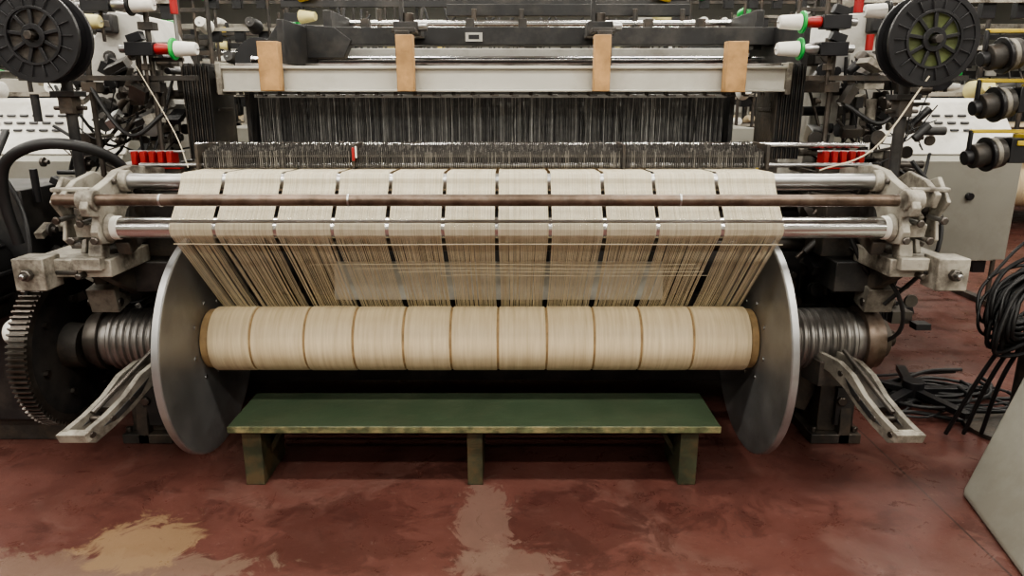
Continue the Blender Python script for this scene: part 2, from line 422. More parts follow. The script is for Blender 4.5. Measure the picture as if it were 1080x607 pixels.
# ---------------- heald harness
b = B()
for row in range(4):
    y=3.27+row*.035; x=-1.13
    while x < .94:
        t=rd.random(); k='wirelt' if t<.16 else ('wiremd' if t<.62 else 'wiredk')
        dx=rd.uniform(-.004,.004); ww=.0030
        zt=1.36+rd.uniform(-.03,.03)
        b.add([(x,y,1.20),(x+ww,y,1.20),(x+ww+dx,y,zt),(x+dx,y,zt),(x+ww,y,1.49),(x,y,1.49)],[(0,1,2,3),(3,2,4,5)],k)
        x += rd.uniform(.005,.009)
b.obj('heald_wires', loom, smooth=False)
b = B()
b.box(-1.14,.95,3.255,3.265,1.478,1.492,'steel'); b.box(-1.14,.95,3.255,3.265,1.225,1.240,'wiremd')
for row in range(4):
    y=3.31+row*.05
    b.box(-1.16,.97,y-.006,y+.006,1.485,1.51,'wiremd'); b.box(-1.16,.97,y-.006,y+.006,1.18,1.21,'wiremd')
b.box(-1.16,.97,3.50,3.51,1.15,1.50,'wiredk')  # opaque dark backing added behind the healds to limit see-through
b.box(-1.18,-1.16,3.25,3.5,1.1,1.52,'black'); b.box(.965,.985,3.25,3.5,1.1,1.52,'black')
b.obj('heald_frames', loom, bevel=.001)
for (xa,xb,nm) in ((-1.40,-1.28,'selvedge_stack_left'),(1.13,1.25,'selvedge_stack_right')):
    b=B(); n=12
    for i in range(n):
        x=xa+(xb-xa)*i/n
        b.box(x,x+.006,3.14+.003*(i%2),3.40,1.22,1.62-.006*(i%3),'black' if i%2 else 'iron')
    for z in (1.26,1.42,1.58): b.box(xa-.006,xb+.004,3.2,3.36,z,z+.014,'iron')
    b.obj(nm, loom, bevel=.001)

# ---------------- top beam
b = B()
b.box(-1.215,1.148,3.11,3.23,1.502,1.606,'beam')
b.box(-1.215,1.148,3.095,3.112,1.502,1.512,'beam'); b.box(-1.215,1.148,3.095,3.112,1.594,1.606,'beam')
b.box(-1.235,-1.213,3.09,3.25,1.49,1.62,'cast'); b.box(1.146,1.168,3.09,3.25,1.49,1.62,'cast')
b.box(-1.45,-1.23,3.2,3.26,1.50,1.56,'iron'); b.box(1.165,1.40,3.2,3.26,1.50,1.56,'iron')
x=-1.15
while x<1.1:
    b.cyl((x,3.13,1.488),(x,3.13,1.504),.009,'oily',8); x+=.082
b.obj('top_beam', loom, bevel=.003)
b = B()
x=-1.15
while x<1.05:
    b.box(x,x+.03,3.07,3.13,1.484,1.490,'iron'); x+=.082
b.obj('clamp_strip', loom, bevel=.001)
for i,(xa,xb,z0,z1) in enumerate(((-1.035,-.952,1.505,1.700),(-.472,-.402,1.503,1.725),(.335,.402,1.503,1.725),(.875,.960,1.500,1.70))):
    b=B(); b.box(xa,xb,3.035,3.094,z0,z1,'wood')
    b.obj('wooden_block', bevel=.003)
b = B()
b.box(-.98,1.26,3.56,3.66,1.72,1.80,'black')
b.box(-.9,1.1,3.80,3.88,1.645,1.72,'white')
b.cyl((-1.3,3.72,1.66),(1.3,3.72,1.66),.018,'chrome',16)
b.cyl((-1.3,3.5,1.62),(1.3,3.5,1.62),.014,'oily',16)
for x in (-.46,.39):
    b.box(x-.05,x+.05,3.18,3.62,1.745,1.765,'iron'); b.box(x-.06,x+.06,3.3,3.42,1.74,1.80,'black')
    b.box(x-.03,x+.03,3.14,3.22,1.61,1.75,'iron'); b.cyl((x,3.36,1.79),(x,3.36,1.84),.025,'oily',12)
    b.box(x-.04,x-.02,3.34,3.38,1.8,1.9,'black')
    b.cyl((x+.05,3.3,1.78),(x+.09,3.3,1.78),.02,'steel',10)
b.box(-1.0,-.97,3.2,3.9,1.62,1.8,'black'); b.box(1.24,1.27,3.2,3.9,1.6,1.8,'black')
b.box(-.35,.95,4.05,4.12,1.90,1.96,'black'); b.cyl((-.9,4.0,1.86),(1.2,4.0,1.86),.015,'chrome',12)
b.plate([(-1.12,1.66),(-.80,1.66),(-.76,1.74),(-.84,1.80),(-1.10,1.82),(-1.16,1.74)],'y',3.55,3.62,'black')
for x in (-.7,-.2,.05,.65,.9):
    b.box(x-.02,x+.02,3.58,3.64,1.80,1.84,'iron'); b.cyl((x,4.0,1.70),(x,4.0,1.93),.014,'iron',8)
b.box(-.9,-.86,3.6,4.1,1.7,1.88,'black'); b.box(1.16,1.2,3.6,4.1,1.7,1.88,'black')
b.obj('rear_cross_bars', loom, bevel=.003)
b=B(); b.box(-.22,-.14,3.548,3.56,1.735,1.775,'white'); b.box(-.205,-.155,3.546,3.549,1.745,1.765,'blackpl'); b.obj('name_plate', loom)

# ---------------- side frames and core
def side(x, sg, nm):
    rnd=random.Random(40+sg); b=B()
    poly=[(2.86,0),(3.06,0),(3.10,.14),(3.9,.14),(3.95,0),(4.2,0),(4.2,1.25),(3.9,1.5),(3.5,1.5),(3.42,1.25),(2.95,1.14),(2.66,1.08),(2.64,.96),(2.84,.86),(2.93,.75),(2.93,.4),(2.86,.1)]
    b.plate(poly,'x',x,x+.05*sg,'iron')
    for (y0,z0,y1,z1) in ((2.7,1.03,3.4,1.10),(2.97,.3,2.97,1.0),(3.1,.2,3.9,.2),(3.5,.2,3.5,1.4),(3.1,.7,3.9,.7)):
        b.cyl((x-.01*sg,y0,z0),(x-.01*sg,y1,z1),.02,'iron',8)
    for i in range(14):
        y=rnd.uniform(2.95,4.1); z=rnd.uniform(.2,1.1); r=rnd.uniform(.012,.03)
        b.cyl((x-.02*sg,y,z),(x+.005*sg,y,z),r,rnd.choice(('oily','iron','steel')),6 if i%2 else 14)
    b.box(x-.12,x+.10,2.86,3.16,0,.045,'iron'); b.box(x-.085,x+.075,2.9,3.1,.045,.30,'iron')
    b.plate([(x-.085,.30),(x+.075,.30),(x+.05,.40),(x-.06,.40)],'y',2.88,3.05,'iron')
    b.box(x-.02,x+.06,2.875,2.9,.08,.26,'black'); b.cyl((x,2.86,.2),(x,2.9,.2),.022,'oily',6)
    for dx in (-.10,.08): b.cyl((x+dx,2.89,.045),(x+dx,2.89,.07),.015,'oily',6)
    b.rbox((x-.14*sg,2.99,.28),(.16,.06,.30),'iron',ry=.35*sg)
    b.obj(nm, loom, bevel=.004)
side(-1.60,-1,'side_frame_left'); side(1.44,1,'side_frame_right')
b=B()
b.box(-1.58,1.42,3.35,3.85,.10,.55,'black'); b.box(-1.58,1.42,3.4,3.46,.55,1.08,'black')  # dark centre body added as backdrop, keeps the bright floor beyond from showing
b.cyl((-1.6,3.2,.35),(1.44,3.2,.35),.055,'iron',24)
b.cyl((-1.6,3.05,.86),(1.44,3.05,.86),.03,'oily',20)
b.cyl((-1.6,3.12,1.02),(1.44,3.12,1.02),.025,'oily',20)
for x in (-1.0,-.45,.2,.75):
    b.box(x-.02,x+.02,3.25,3.4,.2,1.05,'iron')
    b.cyl((x,3.22,.6),(x+.08,3.22,.75),.02,'oily',10)
b.obj('cross_members_and_backdrop', loom, bevel=.003)
b=B(); b.plate([(3.08,.60),(3.09,.60),(3.13,.765),(3.12,.765)],'x',-.80,.68,'white')  # pale board added behind the yarn for its lighter, reflecting band
for x in (-.78,-.3,.2,.66): b.box(x-.01,x+.01,3.10,3.35,.66,.68,'iron')
b.obj('pale_board', loom, bevel=.001)
b=B(); prof=[(.003,0)]
n=150; L=2.05
for i in range(n): prof += [(.004,L*i/n),(.009,L*(i+.3)/n),(.009,L*(i+.6)/n),(.004,L*(i+.9)/n)]
b.lathe(prof,(-1.15,2.99,.315),(1,0,0),'steel',8)
b.box(-1.6,-1.13,2.98,3.0,.305,.325,'iron'); b.box(.88,1.44,2.98,3.0,.305,.325,'iron')
b.obj('ribbed_rod', loom)

# ---------------- end castings (front brackets)
def end_castings(sg, X, nm, ow):
    b=B()
    def bx(x0,x1,*a): b.box(min(X+sg*x0,X+sg*x1),max(X+sg*x0,X+sg*x1),*a)
    arm=[(2.37,1.12),(2.40,1.165),(2.47,1.18),(2.54,1.20),(2.60,1.225),(2.70,1.235),(2.95,1.20),(2.95,1.14),(2.80,1.12),(2.72,1.125),(2.62,1.08),(2.56,1.0),(2.50,.975),(2.43,.985),(2.415,1.03),(2.44,1.08),(2.38,1.09)]
    b.plate(arm,'x',X,X+sg*.03,'cast')
    b.lathe([(.015,0),(.05,0),(.045,.018),(.015,.018)],(X,AY,AZ),(-sg,0,0),'cast',24)
    b.lathe([(.02,0),(.036,0),(.036,.06),(.02,.06)],(X-.01*sg,2.42,1.141),(sg,0,0),'cast',20)
    b.lathe([(.01,0),(.04,0),(.04,.03),(.01,.03)],(X,RY,RZ),(-sg,0,0),'cast',24)
    b.lathe([(.01,0),(.032,0),(.032,.04),(.01,.04)],(X,2.70,1.155),(-sg,0,0),'iron',24)
    hook=[(2.42,1.16),(2.5,1.20),(2.62,1.22),(2.70,1.18),(2.72,1.12),(2.66,1.06),(2.60,.98),(2.55,.93),(2.49,.94),(2.53,1.03),(2.50,1.07),(2.56,1.10),(2.60,1.14),(2.56,1.165),(2.50,1.14),(2.44,1.11)]
    b.plate(hook,'x',X+sg*.10,X+sg*.12,'cast')
    hook2=[(2.44,1.13),(2.52,1.21),(2.58,1.19),(2.54,1.12),(2.56,1.02),(2.52,.96),(2.48,.99),(2.50,1.06)]
    b.plate(hook2,'x',X+sg*.155,X+sg*.17,'cast')
    bx(.0,.17,2.52,2.56,1.10,1.13,'cast'); bx(0,.12,2.63,2.67,1.13,1.16,'iron')
    bx(.03,.16,2.44,2.47,1.165,1.18,'cast')
    for (y,z,r) in ((2.46,1.15,.010),(2.55,1.19,.012),(2.66,1.16,.014),(2.6,1.03,.010),(2.53,.97,.009)):
        b.cyl((X+sg*.12,y,z),(X+sg*.135,y,z),r,'oily',6); b.cyl((X-sg*.012,y,z),(X,y,z),r,'oily',6)
    for (dx,z) in ((.02,1.00),(.06,1.06),(.10,1.0),(.14,1.07)):
        b.cyl((X+sg*dx,2.42,z),(X+sg*dx,2.52,z),.009,'steel',8)
        b.cyl((X+sg*dx,2.412,z),(X+sg*dx,2.424,z),.015,'oily',6)
    b.rbox((X+sg*.06,2.47,1.03),(.09,.03,.05),'cast',rx=.2)
    b.rbox((X+sg*.05,2.49,.955),(.05,.05,.06),'cast',rx=-.3)
    b.rbox((X-sg*.03,2.55,.97),(.05,.10,.05),'iron',rx=.3)
    bx(.0,ow,2.46,2.74,.860,.925,'cast')
    bx(ow-.10,ow+.01,2.40,2.50,.825,.94,'cast')
    bx(.02,.12,2.43,2.47,.89,.935,'cast')
    bx(.12,ow-.1,2.455,2.47,.87,.885,'iron')
    b.cyl((X+sg*(ow-.045),2.375,.885),(X+sg*(ow-.045),2.40,.885),.022,'oily',6); b.cyl((X+sg*(ow-.045),2.355,.885),(X+sg*(ow-.045),2.38,.885),.010,'steel',10)
    b.cyl((X+sg*.10,2.42,.87),(X+sg*.10,2.47,.87),.013,'oily',6)
    b.plate([(2.5,.86),(2.74,.86),(2.9,.74),(2.9,.66),(2.74,.72),(2.58,.81)],'x',X+sg*.05,X+sg*.09,'iron')
    b.plate([(2.55,.925),(2.8,.925),(2.84,1.13),(2.7,1.11),(2.66,1.0)],'x',X+sg*.03,X+sg*.08,'iron')
    bx(-.08,.12,2.70,2.95,.74,.86,'black'); bx(-.10,.06,2.80,2.97,.86,1.10,'iron')
    bx(.12,.22,2.86,3.0,.55,.84,'black')
    b.obj(nm, loom, bevel=.004)
end_castings(-1,-1.425,'end_casting_left',.30); end_castings(1,1.345,'end_casting_right',.235)

def lever(sg, X0, nm):
    b=B()
    for k,dx in enumerate((0,.075)):
        xs=X0-sg*dx
        poly=[(2.24,.325),(2.25,.365),(2.32,.39),(2.40,.43),(2.47,.485),(2.54,.51),(2.66,.51),(2.68,.46),(2.58,.45),(2.50,.42),(2.42,.370),(2.34,.335),(2.27,.31)]
        b.plate(poly,'x',xs-.010,xs+.010,'castdk')
        b.plate([(2.30,.355),(2.44,.43),(2.5,.465),(2.46,.415),(2.36,.36)],'x',xs+sg*.009,xs+sg*.012,'black')
        b.plate([(2.30,.355),(2.44,.43),(2.5,.465),(2.46,.415),(2.36,.36)],'x',xs-sg*.012,xs-sg*.009,'black')
    for (y,z) in ((2.26,.345),(2.34,.37),(2.42,.41),(2.52,.47)):
        b.cyl((X0-.015,y,z),(X0-sg*.075-.015*sg,y,z),.011,'oily',10)
        b.cyl((X0+sg*.010,y,z),(X0+sg*.022,y,z),.016,'oily',6)
    b.rbox((X0-sg*.037,2.25,.345),(.10,.03,.035),'cast',rx=.3)
    b.rbox((X0-sg*.037,2.44,.43),(.05,.17,.025),'iron',rx=.45)
    b.cyl((X0-sg*.037,2.32,.40),(X0-sg*.037,2.58,.54),.009,'oily',8)
    b.cyl((X0,2.66,.49),(X0,2.98,.42),.028,'iron',12)
    b.rbox((X0-sg*.03,2.66,.43),(.14,.10,.10),'iron')
    b.v=[(x - sg*(y-2.24)*(.40 if sg<0 else .28), y, z) for (x,y,z) in b.v]
    b.obj(nm, loom, bevel=.003)
lever(-1,-1.555,'release_lever_left'); lever(1,1.41,'release_lever_right')
b=B()
for (sg,X) in ((-1,-1.60),(1,1.44)):
    b.rbox((X-.0*sg,2.72,.72),(.11,.10,.10),'castdk',rx=.2); b.rbox((X+sg*.02,2.74,.80),(.05,.06,.12),'iron')
    b.cyl((X-sg*.06,2.70,.70),(X+sg*.07,2.70,.70),.018,'oily',12)
b.obj('bearing_latches', loom, bevel=.004)

def clutter(x0,x1,y0,y1,z0,z1,n,nm,parent=loom,wires=14,seed=1,light=.3):
    rnd=random.Random(seed); b=B()
    for i in range(n):
        x=rnd.uniform(x0,x1); y=rnd.uniform(y0,y1); z=rnd.uniform(z0,z1)
        k=rnd.choice(('iron','black','oily','steel','cast','cast')) if rnd.random()<light else rnd.choice(('iron','black','oily','blackpl'))
        t=rnd.random()
        if t<.35: b.rbox((x,y,z),(rnd.uniform(.02,.10),rnd.uniform(.02,.12),rnd.uniform(.015,.08)),k,rx=rnd.choice((0,0,.4)),ry=rnd.choice((0,0,.5,-.4)))
        elif t<.7:
            d=rnd.choice(((1,0,0),(0,1,0),(0,0,1),(.7,0,.7))); L=rnd.uniform(.04,.16)
            b.cyl((x-d[0]*L/2,y-d[1]*L/2,z-d[2]*L/2),(x+d[0]*L/2,y+d[1]*L/2,z+d[2]*L/2),rnd.uniform(.006,.022),k,12)
        else:
            d=rnd.choice(((1,0,0),(0,1,0))); r=rnd.uniform(.015,.035)
            b.lathe([(.006,0),(r,0),(r,.012),(r*.5,.014),(r*.5,.03),(.006,.03)],(x,y,z),d,k,18)
    for i in range(wires):
        p=[(rnd.uniform(x0,x1),rnd.uniform(y0,y1),rnd.uniform(z0,z1)) for _ in range(2)]
        mid=((p[0][0]+p[1][0])/2+rnd.uniform(-.05,.05),(p[0][1]+p[1][1])/2-.03,min(p[0][2],p[1][2])-rnd.uniform(0,.08))
        b.tube([p[0],mid,p[1]],rnd.choice((.003,.004,.007)),rnd.choice(('rubber','rubber','rubber','iron')),6)
    b.obj(nm,parent,bevel=.002)
clutter(-1.95,-1.42,2.85,3.12,.60,1.15,90,'control_linkage_left',seed=3,light=.15)
clutter(1.22,1.72,2.85,3.12,.55,1.15,90,'control_linkage_right',seed=4,light=.15)
clutter(-2.0,-1.44,3.02,3.35,1.15,1.66,90,'upper_mechanism_left',seed=5,light=.35,wires=22)
clutter(1.30,1.80,3.02,3.35,1.15,1.66,90,'upper_mechanism_right',seed=6,light=.35,wires=22)

b=B()
b.box(-2.5,-1.95,2.85,3.6,.12,.62,'black'); b.box(-2.45,-1.98,2.9,3.5,0,.12,'iron')
b.lathe([(.05,0),(.15,0),(.17,.02),(.17,.22),(.14,.26),(.05,.26)],(-2.2,2.62,.80),(0,1,0),'black',28)
for i in range(10):
    a=2*pi*i/10; b.rbox((-2.2+.175*math.cos(a),2.74,.80+.175*math.sin(a)),(.01,.18,.02),'black',ry=-a)
b.box(-2.3,-2.1,2.62,2.86,.6,.66,'iron')
b.box(-2.45,-1.97,2.85,3.3,.62,1.12,'black')
b.lathe([(.02,0),(.04,0),(.055,.02),(.055,.06),(.04,.09),(.02,.09)],(-1.99,BY-.1,BZ+.06),(1,0,0),'cone',20)
b.obj('drive_housing', loom, bevel=.006)
b=B()
b.tube([(-1.85,2.62,.95),(-1.86,2.6,1.12),(-1.82,2.58,1.25),(-1.70,2.58,1.315),(-1.57,2.62,1.31),(-1.50,2.72,1.25),(-1.48,2.8,1.15)],.020,'rubber',12)
b.tube([(-2.0,2.6,.7),(-1.95,2.55,.95),(-1.9,2.6,1.2),(-1.95,2.8,1.35)],.014,'rubber',10)
b.tube([(-1.98,2.7,1.3),(-1.85,2.66,1.1),(-1.8,2.6,.9),(-1.86,2.6,.7)],.009,'rubber',8)
b.tube([(1.5,2.7,1.25),(1.6,2.66,1.1),(1.58,2.6,.9),(1.45,2.66,.7)],.008,'rubber',8)
b.tube([(1.36,2.8,.9),(1.45,2.6,.78),(1.5,2.62,.6),(1.42,2.8,.45)],.008,'rubber',8)
b.tube([(1.30,2.75,1.0),(1.36,2.7,.86),(1.40,2.72,.80),(1.38,2.85,.72)],.010,'rubber',8)
b.tube([(1.36,3.0,1.45),(1.5,2.95,1.38),(1.62,3.0,1.55),(1.7,3.1,1.7)],.009,'rubber',8)
b.tube([(-1.42,3.0,1.42),(-1.55,2.95,1.33),(-1.7,3.0,1.5),(-1.8,3.1,1.7)],.009,'rubber',8)
b.obj('air_hoses', loom)
b=B(); T=16; poly=[]
for i in range(T):
    for da,r in ((0,.065),(.3,.065),(.4,.085),(.6,.085),(.7,.065)):
        a=2*pi*(i+da)/T; poly.append((2.62+r*math.cos(a),1.08+r*math.sin(a)))
b.plate(poly,'x',1.535,1.55,'iron'); b.cyl((1.44,2.62,1.08),(1.56,2.62,1.08),.02,'iron',14)
b.obj('sprocket', loom)

def head(sg,X,nm):
    b=B()
    def bx(x0,x1,*a): b.box(min(X+sg*x0,X+sg*x1),max(X+sg*x0,X+sg*x1),*a)
    poly=[(X,1.15),(X+sg*.10,1.15),(X+sg*.14,1.3),(X+sg*.34,1.34),(X+sg*.40,1.45),(X+sg*.36,1.72),(X+sg*.26,1.86),(X+sg*.12,1.84),(X+sg*.02,1.6)]
    b.plate(poly,'y',3.42,3.75,'white')
    b.plate([(3.3,1.2),(3.42,1.2),(3.42,1.7),(3.36,1.78),(3.3,1.6)],'x',X+sg*.05,X+sg*.09,'white')
    for (dx,z,r) in ((.12,1.7,.02),(.28,1.66,.026),(.3,1.46,.02),(.1,1.45,.018),(.2,1.56,.04)):
        b.cyl((X+sg*dx,3.40,z),(X+sg*dx,3.43,z),r,'iron',12)
    bx(.12,.2,3.34,3.42,1.38,1.5,'cast'); bx(.02,.42,3.44,3.8,1.0,1.16,'white')
    bx(.22,.30,3.36,3.42,1.76,1.84,'black'); bx(-.02,.05,3.36,3.5,1.62,1.72,'iron')
    b.obj(nm,loom,bevel=.008)
head(-1,-1.56,'loom_head_left'); head(1,1.38,'loom_head_right')
def redunit(X,nm):
    b=B()
    for i in range(5): b.box(X-.09+i*.036,X-.070+i*.036,2.93,3.0,1.215,1.268,'red')
    b.box(X-.10,X+.10,2.945,2.985,1.195,1.215,'red'); b.box(X-.10,X+.1,2.95,2.98,1.18,1.197,'iron')
    b.cyl((X-.11,2.96,1.265),(X+.12,2.96,1.265),.006,'steel',8)
    b.box(X-.09,X-.07,2.96,3.3,1.16,1.18,'iron')
    b.obj(nm,loom,bevel=.002)
redunit(-1.46,'temple_unit_left'); redunit(1.36,'temple_unit_right')

# ---------------- cabinets
def cabinet(sg,x0,x1,slots,name,ped):
    b=B()
    prof=[(3.72,.64),(3.72,1.16),(3.76,1.20),(3.98,1.43),(4.05,1.46),(4.65,1.46),(4.65,.64)]
    b.plate(prof,'x',x0,x1,'cabinet')
    b.plate([(3.745,1.195),(3.985,1.447),(4.05,1.475),(4.66,1.475),(4.66,1.46),(4.05,1.46),(3.98,1.43),(3.76,1.19)],'x',x0-.01,x1+.01,'white')
    ang=math.atan2(.23,.22)
    for row in range(3):
        yy=3.86+row*.035; zz=1.20+(yy-3.76)*.23/.22
        for i in range(slots[2]):
            xx=slots[0]+(slots[1]-slots[0])*i/(slots[2]-1)
            b.rbox((xx,yy-.012,zz+.008),(.045,.012,.008),'blackpl',rx=ang)
    b.box(ped[0],ped[1],4.1,4.6,0,.64,'iron')
    b.box(x0+.2,x0+.205,3.716,3.72,.7,1.1,'iron')
    b.cyl((x1-.25,3.70,.98),(x1-.25,3.72,.98),.02,'blackpl',14)
    return b.obj(name,bevel=.012)
cabinet(1,1.86,2.64,(2.20,2.41,4),'machine_cabinet',(1.90,2.2))
cabinet(-1,-3.1,-2.02,(-2.75,-2.41,6),'machine_cabinet',(-3.0,-2.1))

# ---------------- yarn spools on posts
def spool(X,z,yarn,name,postz):
    e=empty(name,(0,0,0))
    Y=2.60; b=B(); R=.155
    for (y,d) in ((Y-.05,1),(Y+.045,-1)):
        b.ring((X,y,z),(0,d,0),R-.018,R,.014,'blackpl',56)
        b.ring((X,y+.004*d,z),(0,d,0),.094,R-.015,.006,'blackpl',56)
        b.ring((X,y-.002*d,z),(0,d,0),.088,.097,.010,'blackpl',56)
        b.ring((X,y-.002*d,z),(0,d,0),.022,.040,.012,'blackpl',32)
        for i in range(9):
            a=2*pi*i/9+.2; c=math.cos(a); s_=math.sin(a)
            b.rbox((X+.064*c,y+.006*d,z+.064*s_),(.056,.009,.012),'blackpl',ry=-a)
        for i in range(18):
            a=2*pi*i/18; b.rbox((X+.116*math.cos(a),y-.001*d,z+.116*math.sin(a)),(.040,.004,.004),'blackpl',ry=-a)
    b.obj('flanges',e,bevel=.0015)
    b=B(); b.cyl((X,Y-.034,z),(X,Y+.03,z),.088,yarn,48); b.obj('wound_yarn',e)
    b=B()
    b.cyl((X,Y-.075,z),(X,Y+.13,z),.012,'oily',14); b.cyl((X,Y-.080,z),(X,Y-.06,z),.016,'iron',6)
    b.cyl((X,Y+.10,postz),(X,Y+.10,z-.10),.019,'black',18)
    b.cyl((X,Y+.10,z-.10),(X,Y+.10,z+.03),.026,'black',18)
    b.box(X-.045,X+.045,Y+.06,Y+.14,z-.20,z-.18,'black'); b.box(X-.05,X+.05,Y+.05,Y+.14,postz,postz+.015,'iron')
    b.box(X-.025,X+.025,Y+.07,Y+.13,z-.26,z-.2,'iron')
    b.cyl((X-.06,Y+.1,z-.24),(X+.06,Y+.1,z-.24),.008,'oily',8)
    b.obj('stand',e,bevel=.002)
spool(-1.625,1.682,'iron','yarn_spool',.925)
spool(1.435,1.670,'dimgrn','yarn_spool',.925)

# ---------------- weft feeders
def feeder(name,loc,sg,ringc,conec,drum='steel',sc=.85,rz=0):
    b=B()
    b.rbox((0,0,0),(.13,.06,.06),'blackpl'); b.rbox((.02*sg,0,.05),(.07,.045,.04),'blackpl',ry=.3*sg)
    b.lathe([(.008,0),(.022,0),(.026,.01),(.024,.05),(.016,.07),(.008,.07)],(-sg*.065,0,0),(-sg,0,0),drum,20)
    b.ring((-sg*.145,0,0),(-sg,0,0),.022,.050,.012,ringc,28)
    b.lathe([(.01,0),(.036,0),(.030,.09),(.026,.10),(.01,.10)],(-sg*.16,0,0),(-sg,0,0),conec,24)
    b.cyl((-sg*.06,0,0),(-sg*.27,0,0),.006,'steel',8)
    b.cyl((0,.02,-.03),(0,.02,-.16),.008,'oily',10); b.rbox((0,.03,-.08),(.03,.05,.03),'iron')
    b.cyl((sg*.065,0,0),(sg*.10,0,0),.018,'steel',12)
    o=b.obj(name,loc=loc,bevel=.002,rz=rz); o.scale=(sc,)*3; return o
b=B()
for (x,z1) in ((-1.46,1.98),(1.30,1.98),(-1.72,1.95),(1.62,1.9)):
    b.cyl((x,3.02,1.10),(x,3.02,z1),.011,'oily',12)
    b.box(x-.03,x+.03,3.0,3.06,1.5,1.54,'iron'); b.box(x-.03,x+.03,3.0,3.05,1.74,1.77,'iron')
b.box(-2.0,-1.28,3.0,3.03,1.545,1.565,'iron'); b.box(1.2,1.85,3.0,3.03,1.545,1.565,'iron')
b.box(-1.72,-1.46,3.0,3.03,1.9,1.915,'black'); b.box(1.3,1.62,3.0,3.03,1.86,1.875,'black')
b.cyl((-1.345,3.02,1.80),(-1.345,3.02,1.90),.015,'red',14); b.cyl((-1.345,3.02,1.60),(-1.345,3.02,2.0),.007,'steel',8)
b.box(-1.46,-1.33,3.01,3.03,1.62,1.635,'iron')
b.cyl((1.36,2.98,1.80),(1.36,2.98,1.86),.018,'red',14); b.cyl((1.42,2.98,1.66),(1.42,2.98,1.72),.015,'red',14)
b.obj('feeder_posts',loom,bevel=.001)
feeder('weft_feeder',(-1.47,2.97,1.665),-1,'grn','cone','red')
feeder('weft_feeder',(-1.62,2.97,1.83),-1,'blackpl','cone')
feeder('weft_feeder',(-1.80,2.90,1.76),-1,'cast','paleyel')
feeder('weft_feeder',(1.27,2.97,1.765),1,'grn','cone','red')
feeder('weft_feeder',(1.27,2.97,1.665),1,'grn','cone')
feeder('weft_feeder',(1.66,3.10,1.82),1,'blackpl','cone')
b=B()
b.tube([(1.435,2.55,1.55),(1.3,2.6,1.30),(1.18,2.75,1.21)],.003,'yarnlt',6)
b.tube([(-1.5,2.97,1.6),(-1.3,2.8,1.35),(-1.24,2.75,1.22)],.002,'yarnlt',6)
b.obj('selvedge_yarns',loom)

rack=empty('weft_accumulator_rack')
b=B()
b.cyl((2.30,3.0,0.02),(2.30,3.0,1.85),.025,'iron',16); b.lathe([(.03,0),(.2,0),(.2,.02),(.03,.05)],(2.30,3.0,0),(0,0,1),'iron',28)
b.obj('stand',rack)
for i,z in enumerate((1.66,1.47,1.27)):
    b=B()
    b.rbox((0,0,.0),(.20,.12,.10),'blackpl'); b.rbox((-.02,-.062,.03),(.12,.008,.02),'yel'); b.rbox((.02,-.03,.055),(.14,.1,.02),'yel')
    b.lathe([(.02,0),(.06,0),(.062,.01),(.062,.05),(.05,.06),(.05,.12),(.02,.125)],(-.10,0,-.01),(-1,0,-.15),'iron',28)
    b.ring((-.125,0,-.014),(-1,0,-.15),.05,.064,.02,'castdk',28)
    b.ring((-.155,0,-.018),(-1,0,-.15),.05,.072,.012,'blackpl',28)
    b.lathe([(.01,0),(.03,0),(.03,.03),(.01,.03)],(-.22,0,-.03),(-1,0,-.15),'blackpl',18)
    b.rbox((-.11,0,.075),(.26,.02,.015),'yel'); b.rbox((-.235,0,.04),(.012,.02,.08),'blackpl')
    b.cyl((.1,0,0),(.25,0,0),.015,'oily',10)
    o=b.obj('accumulator_%d'%(i+1),rack,loc=(2.13,3.0,z),bevel=.003)

# ---------------- bench
bench=empty('wooden_bench')
b=B(); b.box(-1.085,.796,2.48,2.80,.240,.270,'green'); b.obj('seat',bench,bevel=.004)
b=B(); b.box(-1.086,.797,2.476,2.481,.243,.2695,'edge'); b.obj('worn_front_edge',bench,bevel=.002)
b=B()
for (xa,xb) in ((-1.05,-.975),(-.175,-.115),(.655,.725)):
    b.box(xa,xb,2.515,2.78,0,.240,'legwood')
for x,s in ((-.945,1),(.62,-1)):
    b.rbox((x,2.64,.16),(.02,.05,.20),'legwood',ry=s*.5)
b.obj('legs',bench,bevel=.003)

# ---------------- right foreground machine foot
b=B()
lo=[(1.735,2.44),(1.63,1.96),(1.5,1.5),(1.6,1.1),(2.9,1.1),(2.9,2.6)]
hi=[(2.06,2.62),(2.06,2.05),(2.05,1.6),(2.1,1.1),(2.9,1.1),(2.9,2.65)]
vs=[(x,y,0) for x,y in lo]+[(x+.0,y,.03) for x,y in lo]+[(x,y,.56) for x,y in hi]
n=6; fs=[tuple(range(n)),tuple(range(2*n,3*n))]
for r in range(2): fs += [(r*n+i,r*n+(i+1)%n,(r+1)*n+(i+1)%n,(r+1)*n+i) for i in range(n)]
b.add(vs,fs,'cabinet'); b.box(2.2,2.9,1.15,2.6,.56,1.1,'cabinet')
b.obj('machine_pedestal',bevel=.012)

# ---------------- cables
b=B(); rnd=random.Random(11)
for i in range(26):
    a0=rnd.uniform(0,2*pi); rx=rnd.uniform(.08,.15); rz_=rnd.uniform(.12,.20); ox=rnd.uniform(-.04,.04); oy=rnd.uniform(-.05,.05); oz=rnd.uniform(-.05,.05); tl=rnd.uniform(-.3,.3)
    p=[]
    for j in range(13):
        a=a0+2*pi*j/11; x=rx*math.cos(a); z=rz_*math.sin(a)
        p.append((2.12+ox+x+.45*z,2.80+oy+tl*x+.02*math.sin(3*a),.66+oz+z))
    b.tube(p,rnd.uniform(.006,.010),'rubber',8,4)
b.tube([(1.90,2.75,.78),(2.05,2.78,.93),(2.2,2.8,.95),(2.27,2.97,1.0)],.006,'rubber',8)
for i in range(3): b.tube([(2.05+i*.04,2.8,.5),(2.0+i*.05,2.85,.3),(1.95+i*.08,2.92,.02)],.009,'rubber',8)
